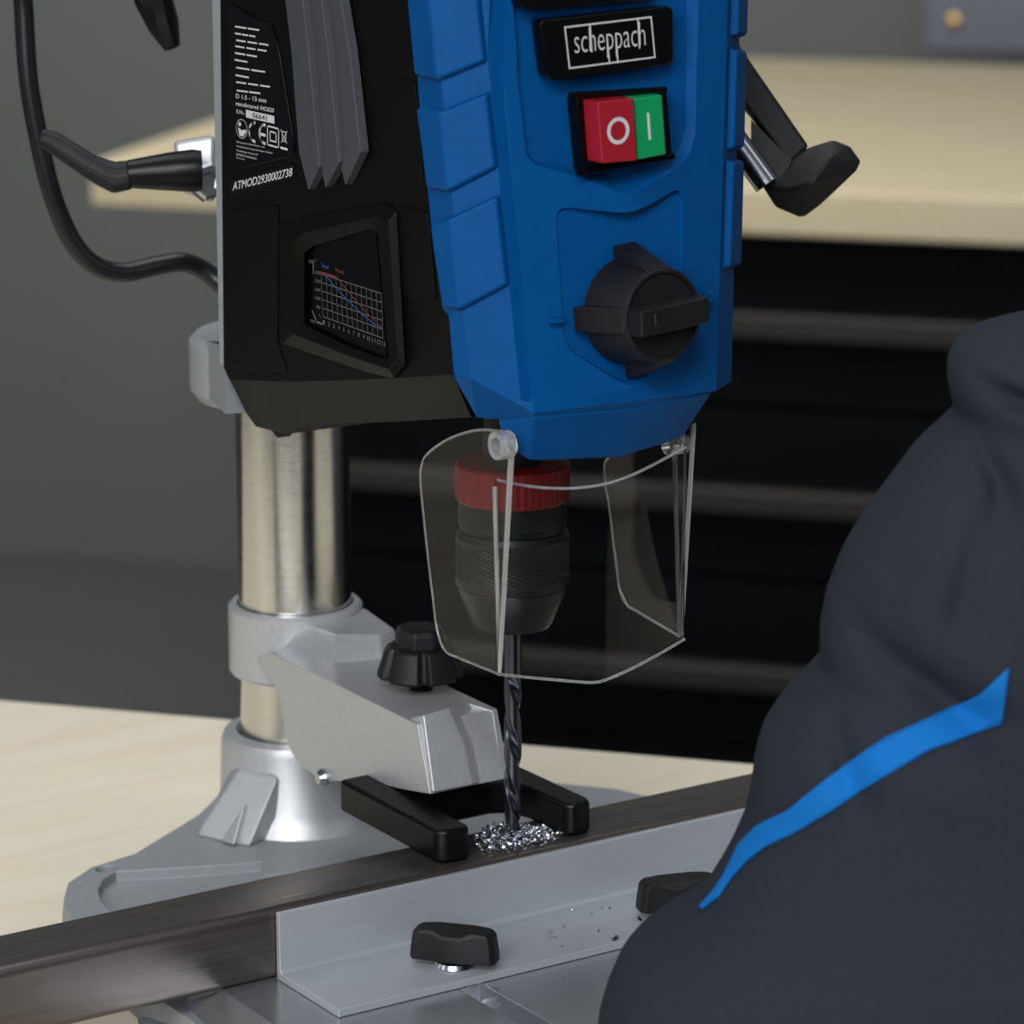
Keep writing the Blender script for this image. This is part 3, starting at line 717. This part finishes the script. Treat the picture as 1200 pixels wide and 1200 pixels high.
for i, (x, y, hh) in enumerate(hp):
    a = hp[max(i - 1, 0)]; b = hp[min(i + 1, 5)]; t = V((b[0] - a[0], b[1] - a[1], 0)).normalized(); nn = (t.y * -1, t.x)
    ring = []
    for kx in range(12):
        an = 2 * math.pi * kx / 12; s = hh * .85 * math.cos(an) * 1; dd_ = math.sin(an) * hh * .75 / 4000 * 1.38
        s = max(-hh * .75, min(hh * .75, s))
        ring.append(bm.verts.new(PD(x + nn[0] * s, y + nn[1] * s, d0 + dd_)))
    rr2.append(ring)
for a, b in zip(rr2, rr2[1:]):
    for i in range(12): bm.faces.new((a[i], a[(i + 1) % 12], b[(i + 1) % 12], b[i]))
bm.faces.new(rr2[0][::-1]); bm.faces.new(rr2[-1])
link('lever_grip', tomesh(bm), 'knob', lv0, bevel=.001)
# second lever hanging further up behind the head
u0 = [PD(*q, 1.42) for q in ((172, -60), (180, 0), (192, 30), (202, 56))]
u0 = [V((-.030, .155, .415)), PD(166, -130, 1.42)] + u0
link('lifting_lever', tube(u0, [.006, .0085, .0085, .0082, .0066, .0035], 10), 'satin', dp, smooth=30, label='black lever tip above the clamping lever')
# --- power cable
cb = [PD(*q, 1.40 + k * .006) for k, q in enumerate(((20, -60), (27, 0), (33, 90), (46, 165), (62, 230), (85, 283), (112, 311), (145, 319), (180, 312), (212, 307), (238, 316), (262, 334)))]
cb = [V((-.03, .150, .41)), V((-.05, .165, .425)), PD(120, -290, 1.41), PD(50, -200, 1.40)] + cb[:-1] + [PD(264, 336, 1.46), PD(296, 356, 1.45), PD(335, 366, 1.43)]
link('power_cable', tube(spline(cb, 6), .0041, 14), 'rubber', dp, smooth=60, label='black power cable curving behind the head')

# --- feed crank on the right
FD = 1.36
def fp(x, y, o=0): return PD(x, y, FD + o)
ca = link('feed_crank', hull([fp(850, 30), fp(862, 60), fp(878, 80), fp(948, 172), fp(925, 192), fp(862, 108), fp(840, 60)] + [fp(x, y, .014) for x, y in ((850, 30), (878, 80), (948, 172), (925, 192), (862, 118), (840, 60))]), 'knob', dp, bevel=.0015, label='black feed crank arm')
link('crank_shaft', tube([fp(850, 149, -.008), fp(899, 216, -.008)], .0052, 20), 'chrome', ca, smooth=50, label='chromed crank shaft')
cap = [(948, 180), (956, 170), (976, 164), (997, 172), (1009, 189), (1003, 201), (990, 206), (968, 199)]
body = [(892, 218), (902, 205), (918, 193), (942, 176), (948, 180), (990, 206), (962, 240), (943, 254), (936, 255), (908, 243)]
link('crank_grip', hull([fp(x, y, -.004) for x, y in cap] + [fp(x, y, .0) for x, y in body] + [fp(x + 4, y - 3, .020) for x, y in ((905, 215), (945, 176), (975, 168), (1000, 195), (945, 245), (915, 236))] + [fp(972, 186, -.010), fp(950, 215, -.012), fp(925, 222, -.008)]), 'knob', ca, bevel=.0016, label='black angular crank grip')
link('crank_link', hull([fp(x, y, -.003) for x, y in ((880, 140), (928, 188), (915, 215), (903, 212), (880, 170))] + [fp(x, y, .012) for x, y in ((880, 140), (928, 188), (915, 215), (903, 212), (880, 170))]), 'satin', ca)

# ================================================================== DRILL BIT (held by the chuck)
bm = bmesh.new(); hb = .0275; NS = 48; rings = []; R0 = .0034; zt_, zf = cz(735), cz(790)
prof_z = [zt_, zf + .001] + [zf - (zf - hb) * i / 160 for i in range(161)]
for q, z in enumerate(prof_z):
    ring = []
    for i in range(NS):
        a = 2 * math.pi * i / NS
        if z > zf: r = R0
        else:
            dep = min(1, (zf - z) / .004); c = abs(math.cos(a)) ; fl_ = max(0, (c - .78) / .22) ** .6
            r = R0 * (1 - .36 * fl_ * dep)
            tipd = z - hb
            if tipd < .0022: r *= .15 + .85 * max(0, tipd) / .0022
        tw = (zf - z) / .046 * 2 * math.pi + .6 if z < zf else .6
        ring.append(bm.verts.new((r * math.cos(a + tw), r * math.sin(a + tw), z)))
    rings.append(ring)
for a, b in zip(rings, rings[1:]):
    for i in range(NS): bm.faces.new((a[i], a[(i + 1) % NS], b[(i + 1) % NS], b[i]))
bm.faces.new(rings[0][::-1]); bm.faces.new(rings[-1])
tag(link('drill_bit', tomesh(bm), 'drill', smooth=50), 'dark spiral-fluted twist drill bit held in the chuck, tip in the shavings', 'drill bit')

# ================================================================== STEEL BAR (workpiece)
YB0, YB1 = -.0182, .0145
prof = roundpoly([V((0, YB0, .0002)), V((0, YB1, .0002)), V((0, YB1, hb)), V((0, YB0, hb))], .0035, 4)
inn = roundpoly([V((0, YB0 + .003, .0032)), V((0, YB1 - .003, .0032)), V((0, YB1 - .003, hb - .003)), V((0, YB0 + .003, hb - .003))], .002, 4)
bm = bmesh.new(); X0, X1 = -.42, .34
def rg(pr, x): return [bm.verts.new((x, p.y, p.z)) for p in pr]
o0, o1, i0, i1 = rg(prof, X0), rg(prof, X1), rg(inn, X0), rg(inn, X1); n = len(prof)
for i in range(n):
    j = (i + 1) % n
    bm.faces.new((o0[i], o0[j], o1[j], o1[i])); bm.faces.new((i0[j], i0[i], i1[i], i1[j]))
    bm.faces.new((o0[j], o0[i], i0[i], i0[j])); bm.faces.new((o1[i], o1[j], i1[j], i1[i]))
tag(link('steel_bar', tomesh(bm), 'bar', smooth=30), 'long dark raw steel square tube lying across the work table under the drill', 'metal bar')

# ================================================================== FENCE with wing knobs
fe = thing('parallel_fence', 'angled aluminium fence rail lying along the front of the steel bar', 'fence', (0, -.04, 0))
FX0, FX1 = -.1165, .17
pr = [V((FX0, YB0 - .0005, 0)), V((FX0, YB0 - .0005, .0262)), V((FX0, YB0 - .0030, .0262)), V((FX0, YB0 - .0030, .0042)), V((FX0, YB0 - .0042, .0030)), V((FX0, -.0635, .0030)), V((FX0, -.0635, 0))]
link('rail', prism([p + V((0, 0, .0002)) for p in pr], (FX1 - FX0, 0, 0)), 'alu', fe, bevel=.0004)
def wing(px, py, ang, Lh=.0165):
    c = P(px, py, 2, .0032); bm = bmesh.new()
    ob = link('washer', lathe([(.0075, 0), (.0078, .0006), (.0070, .0022), (.004, .0030)], seg=32, origin=(c.x, c.y, .0032)), 'chrome', None, smooth=30)
    d = V((math.cos(ang), math.sin(ang), 0)); s = V((-d.y, d.x, 0)); z0, z1 = .0060, .0175
    def ol(k, z, dz=0):
        half = [(-Lh, .0030), (-Lh + .0015, .0052), (-Lh + .008, .0054), (-.004, .0066), (.004, .0066), (Lh - .008, .0054), (Lh - .0015, .0052), (Lh, .0030)]
        pts = [(a, b) for a, b in half] + [(a, -b) for a, b in half[::-1]]
        return [V((c.x, c.y, z - (abs(a) / Lh < .35) * dz)) + d * a * k + s * b * k for a, b in pts]
    rings = [[bm.verts.new(p) for p in ol(k, z, dz)] for k, z, dz in ((1, z0, 0), (.985, z0 + .004, 0), (.93, z1 - .0012, .0012), (.84, z1, .0016))]
    for a, b in zip(rings, rings[1:]):
        n = len(a)
        for i in range(n): bm.faces.new((a[i], a[(i + 1) % n], b[(i + 1) % n], b[i]))
    bm.faces.new(rings[0][::-1]); bm.faces.new(rings[-1])
    h = link('wing_knob', tomesh(bm), 'knob', fe, bevel=.0006, label='black wing knob')
    ob.parent = h; ob.matrix_parent_inverse = Matrix.Identity(4)
    ob.matrix_parent_inverse = Matrix.Translation(-V(fe.location)) @ Matrix.Translation(V(fe.location))
    return h
wing(533, 1131, math.atan2(-.75, .66)); wing(795, 1070, math.atan2(-.30, .95))

# ================================================================== QUICK CLAMP on the column
qc = thing('quick_clamp', 'silver cast hold-down clamp arm on the column with black knob and fork', 'clamp', (CX, CY, .06))
bm = bmesh.new()
z0, z1 = zat(CX, CY, 784), zat(CX, CY, 704)
add_lathe(bm, [(.0245, z0), (.0275, z0), (.0285, z0 + .0012), (.0285, z1 - .0015), (.0272, z1), (.0248, z1), (.0245, z0)], seg=72, origin=(CX, CY, 0), cap=False)
cr_ = link('collar', tomesh(bm), 'cast', qc, smooth=30)
ZT = .0705
tpl = [(341, 722), (393, 743), (445, 743), (462, 737), (428, 713)]
zb_ = z1 - .003
bt = [(332, 768), (388, 790), (449, 783), (470, 770)]
link('clamp_block', hull([P(*q, 2, zb_) for q in tpl] + [P(*q, 2, ZT - .001) for q in bt] + [V((.020, .150, zb_)), V((.020, .150, ZT)), V((-.012, .158, zb_)), V((-.020, .150, ZT - .002))]), 'cast', qc, bevel=.0010)
# arm: left profile extruded to the right
AXL = -.0285
prf = [(300, 770), (316, 764), (489, 849), (504, 931), (470, 925), (430, 915), (378, 916), (352, 898), (338, 876), (333, 845), (326, 812), (315, 790)]
prf3 = [P(*q, 0, AXL) for q in prf]
rtop = P(527, 797, 2, ZT)
wid = .0370
bm = bmesh.new(); add_prism(bm, prf3, (wid, 0, 0))
arm = tomesh(bm)
col_cut = lathe([(.0246, -.05), (.0246, .15)], seg=64, origin=(CX, CY, 0))
arm = boolean(arm, [col_cut])
armo = link('clamp_arm', arm, 'cast', qc, bevel=.0016)
# faceted nose block in front of the arm, set off from it by a groove
e_a, e_b = P(489, 849, 0, AXL), P(504, 931, 0, AXL); nN = (e_a - e_b).cross(V((1, 0, 0))).normalized()
if nN.y > 0: nN = -nN
yN = e_a.y
def NP(px, py, dy=0): return PP(px, py, e_a + nN * (.0025 - dy), nN)
nv = dict(A=NP(496, 838), B=NP(525, 829), C=NP(548, 823, .007), D=NP(579, 833, .001), E=NP(545, 875), F=NP(575, 869, .008), G=NP(508, 929), H=NP(554, 920), I=NP(583, 913, .008), J=NP(590, 911, .002))
bm = bmesh.new(); W_ = {k: bm.verts.new(p) for k, p in nv.items()}
for f in ('ABEHG', 'BCFE', 'EFIH', 'CDF', 'DJIF'): bm.faces.new([W_[c] for c in f])
bd_ = 'ABCDJIHG'; Wb = {}
for c in bd_:
    p = nv[c]; Wb[c] = bm.verts.new((p.x, yN + .012, min(p.z, ZT + .0003) if c in 'ABCD' else p.z + .001))
for a, b in zip(bd_, bd_[1:] + bd_[0]): bm.faces.new((W_[a], W_[b], Wb[b], Wb[a]))
bm.faces.new([Wb[c] for c in bd_][::-1])
link('arm_nose', tomesh(bm), 'cast', qc, bevel=.0007)
bm = bmesh.new(); add_lathe(bm, [(.0035, 0), (.0038, .0015), (.0022, .0035)], seg=24, origin=P(381, 911, 0, AXL), axis=(-1, 0, 0))
link('pivot_pin', tomesh(bm), 'chrome', qc, smooth=35, label='bright pivot pin')
# knob with screw
ks = P(493, 812, 2, ZT)
bm = bmesh.new()
add_lathe(bm, [(.0050, -.002), (.0050, .0005)] + [q for i in range(6) for q in ((.0044, .0008 + i * .002), (.0052, .0018 + i * .002))] + [(.0044, .014)], seg=24, origin=ks)
link('clamp_screw', tomesh(bm), 'chuckd', qc, smooth=40)
NK = 60
def krf(i, z):
    a = (i % 10) / 10; return 1 - (.14 if a < .2 else 0)
kz = .0072
kb = link('clamp_knob', lathe([(.0168, kz), (.0176, kz + .001), (.0140, kz + .0120), (.0128, kz + .0130)], seg=NK, origin=ks, rf=krf), 'knob', qc, bevel=.0005, label='black fluted clamp knob')
link('knob_cap', lathe([(.0108, kz + .0125), (.0104, kz + .0185), (.0090, kz + .0205)], seg=8, origin=ks), 'knob', kb, bevel=.0008)
# black fork resting on the bar
z0, z1 = hb + .0001, .0410
xl, xr, yb0, yf0 = -.0405, .0290, .064, -.0125
fork = [(xl, yb0), (xl - .001, yf0 + .003), (xl + .002, yf0), (xl + .011, yf0 - .001), (xl + .0135, yf0 + .002), (xl + .0145, .014), (xl + .018, .0235), (xl + .024, .0265), (xr - .022, .0265), (xr - .016, .0235), (xr - .0128, .014), (xr - .0120, yf0 + .002), (xr - .009, yf0 - .001), (xr - .001, yf0), (xr + .0005, yf0 + .004), (xr, yb0)]
link('fork', prism([V((x, y, z0)) for x, y in fork], (0, 0, z1 - z0)), 'satin', qc, bevel=.0022, seg=3, label='black U-shaped clamping fork')

# ================================================================== METAL SHAVINGS
random.seed(4)
def add_chip(bm, c, s, a, tilt, curl):
    q = Matrix.Rotation(a, 3, 'Z') @ Matrix.Rotation(tilt, 3, 'X'); n = 4; t = .0002; vs = []
    for i in range(n + 1):
        an = curl * i / n; x = s * (math.sin(an) / max(curl, .1)); z = s * (1 - math.cos(an)) / max(curl, .1); wd = s * .28 * (1 - .4 * abs(i / n - .5))
        vs.append([bm.verts.new(V(c) + q @ V((x, y_, z + dz))) for y_, dz in ((-wd, 0), (wd, 0), (wd, t), (-wd, t))])
    for a_, b_ in zip(vs, vs[1:]):
        for i in range(4): bm.faces.new((a_[i], a_[(i + 1) % 4], b_[(i + 1) % 4], b_[i]))
    bm.faces.new(vs[0][::-1]); bm.faces.new(vs[-1])
bm = bmesh.new(); k = 0
while k < 520:
    x = random.gauss(.001, .0085); y = random.gauss(-.003, .0055)
    if not (-.026 < x < .0165 and -.0155 < y < .013) or x * x + y * y < .0000130: continue
    hgt = .0045 * math.exp(-(x * x + y * y) / .00009)
    add_chip(bm, (x, y, hb + .0003 + random.random() * hgt), random.uniform(.0009, .0026), random.uniform(0, 6.3), random.uniform(-.6, .6), random.uniform(.3, 2.2)); k += 1
M['swarf'] = mat('bright_swarf', (.62, .64, .70), .22, metal=1, var=.25, scale=500)
tag(link('metal_shavings', tomesh(bm), 'swarf'), 'heap of bright drilling shavings round the drill tip on the steel bar', 'metal shavings', kind='stuff')
chips = [(645, 1090, .004), (652, 1098, .003), (659, 1086, .003), (646, 1099, .0035), (660, 1109, .003), (692, 1069, .0025), (704, 1065, .0022), (716, 1066, .002), (700, 1092, .002), (718, 1103, .005), (752, 1079, .004), (612, 1086, .0015), (575, 1095, .0018), (670, 1068, .002), (722, 1101, .003)]
gl_ = None
for px, py, s in chips:
    c = P(px, py, 2, .0034); bm = bmesh.new(); add_chip(bm, (0, 0, 0), s * .7, random.uniform(0, 6), 0, random.uniform(.3, 1.6))
    o = link('metal_chip', tomesh(bm), 'swarf'); o.location = (c.x, c.y, .0033)
    tag(o, 'tiny loose metal chip on the fence rail between the wing knobs', 'metal chip', 'loose chips on the fence')

# ================================================================== PERSON: sleeve of a work jacket
SD = 1.13
Lb = [(352, 1300), (366, 1225), (380, 1160), (400, 1126), (425, 1112), (455, 1113), (485, 1122), (508, 1098), (530, 1074), (570, 1044), (610, 1014), (650, 990), (700, 970), (740, 962), (780, 962), (800, 944), (830, 915), (860, 895), (890, 886), (930, 881), (965, 873), (1000, 858), (1030, 842), (1065, 820), (1085, 790), (1105, 752), (1130, 727), (1165, 711), (1200, 701), (1240, 700), (1290, 715)]
Rb = [(352, 1500), (400, 1640), (500, 1640), (700, 1560), (900, 1480), (1100, 1470), (1290, 1450)]
def itp(tab, y):
    for (a, xa), (b, xb) in zip(tab, tab[1:]):
        if y <= b: t = max(0, (y - a) / (b - a)); return xa + (xb - xa) * t
    return tab[-1][1]
ys = []; y = 352.
while y < 1290: ys.append(y); y += 5
pe = thing('person', 'person in a charcoal work jacket with a blue insert, bent arm at the right', 'person', PD(1300, 1290, SD + .05) * 1)
folds = [  # cloth folds: place, half length, half width, direction (degrees), depth
    (1140, 512, 40, 13, 62, -.013), (1152, 548, 34, 14, 100, -.007), (1175, 442, 75, 13, 24, -.010), (1160, 410, 70, 16, 10, .005),
    (1062, 752, 95, 20, 33, -.011), (1000, 706, 50, 18, 60, -.006), (973, 835, 48, 15, 72, -.012), (1120, 470, 40, 16, 90, .005),
    (1062, 610, 90, 40, -62, .008), (1105, 650, 100, 16, -75, -.005), (1030, 660, 60, 16, -70, -.005), (1040, 840, 80, 34, 20, .006), (940, 850, 50, 24, -60, .006),
    (1120, 720, 90, 26, 30, .006), (930, 930, 90, 20, -35, -.004), (1170, 590, 90, 30, 30, -.006), (820, 1130, 80, 40, -50, .004), (900, 1090, 120, 30, -30, -.004)]
NA = 200; bm = bmesh.new(); rings = []
for y in ys:
    L_, R_ = itp(Lb, y), itp(Rb, y)
    # smooth the outline a little
    L_ = (itp(Lb, y - 7) + L_ * 2 + itp(Lb, y + 7)) / 4
    c = (L_ + R_) / 2; hw = (R_ - L_) / 2; ring = []
    C3 = PD(c, y, SD); C3z = C3.z
    for i in range(NA):
        a = 2 * math.pi * i / NA                              # a = 0 at the left outline, turning towards the camera
        ca_, sa_ = math.cos(a), math.sin(a)
        aw = hw / 4000 * SD; ad = min(.075, aw * .8) * (1 if y > 420 else .55 + .45 * (y - 352) / 68)
        ex = .85; dsp = 0
        cx_ = -math.copysign(abs(ca_) ** ex, ca_); sx_ = math.copysign(abs(sa_) ** ex, sa_)
        if sa_ > 0:
            fx = c + cx_ * hw
            for x0, y0_, l_, w_, an_, dp_ in folds:
                t = math.radians(an_); u = (fx - x0) * math.cos(t) + (y - y0_) * math.sin(t); v_ = -(fx - x0) * math.sin(t) + (y - y0_) * math.cos(t)
                dsp += dp_ * math.exp(-(u / l_) ** 2 - (v_ / w_) ** 2) * min(1, sa_ * 2.5)
        p = V((C3.x, C3.y, C3z)) + RT * (cx_ * (aw)) - H * (sx_ * (ad + dsp))
        ring.append(bm.verts.new(p))
    rings.append(ring)
for a, b in zip(rings, rings[1:]):
    for i in range(NA): bm.faces.new((a[i], a[(i + 1) % NA], b[(i + 1) % NA], b[i]))
bm.faces.new(rings[0][::-1]); bm.faces.new(rings[-1])
bmesh.ops.recalc_face_normals(bm, faces=bm.faces[:])
bmesh.ops.smooth_vert(bm, verts=bm.verts[:], factor=.5, use_axis_x=True, use_axis_y=True, use_axis_z=True)
tree = BVHTree.FromBMesh(bm)
sl = link('jacket_sleeve', tomesh(bm), 'fabric', pe, smooth=80)
up_ = [(1182, 783), (1150, 812), (1100, 838), (1040, 866), (980, 905), (925, 950), (890, 968), (868, 990), (850, 1028), (838, 1046), (822, 1064)]
lo_ = [(1176, 848), (1150, 858), (1090, 880), (1030, 915), (975, 950), (930, 978), (900, 992), (876, 1010), (858, 1030), (843, 1052), (824, 1067)]
bm = bmesh.new(); rows_ = []
def dens(t, n=6):
    o = []
    for a, b in zip(t, t[1:]):
        for k in range(n): o.append((a[0] + (b[0] - a[0]) * k / n, a[1] + (b[1] - a[1]) * k / n))
    return o + [t[-1]]
for a, b in zip(dens(up_), dens(lo_)):
    r_ = []
    for k in range(7):
        t = k / 6; d_ = ray(a[0] + (b[0] - a[0]) * t, a[1] + (b[1] - a[1]) * t)
        h_ = tree.ray_cast(CAM, d_.normalized())
        if h_[0] is None: r_ = None; break
        r_.append(h_[0] + h_[1] * (.0007 if h_[1].dot(d_) < 0 else -.0007))
    if r_: rows_.append([bm.verts.new(p) for p in r_])
for a, b in zip(rows_, rows_[1:]):
    for i in range(6): bm.faces.new((a[i], a[i + 1], b[i + 1], b[i]))
st = link('sleeve_insert', tomesh(bm), 'stripe', pe, smooth=80, label='bright blue insert strip')
so = st.modifiers.new('th', 'SOLIDIFY'); so.thickness = .0012; so.offset = 0
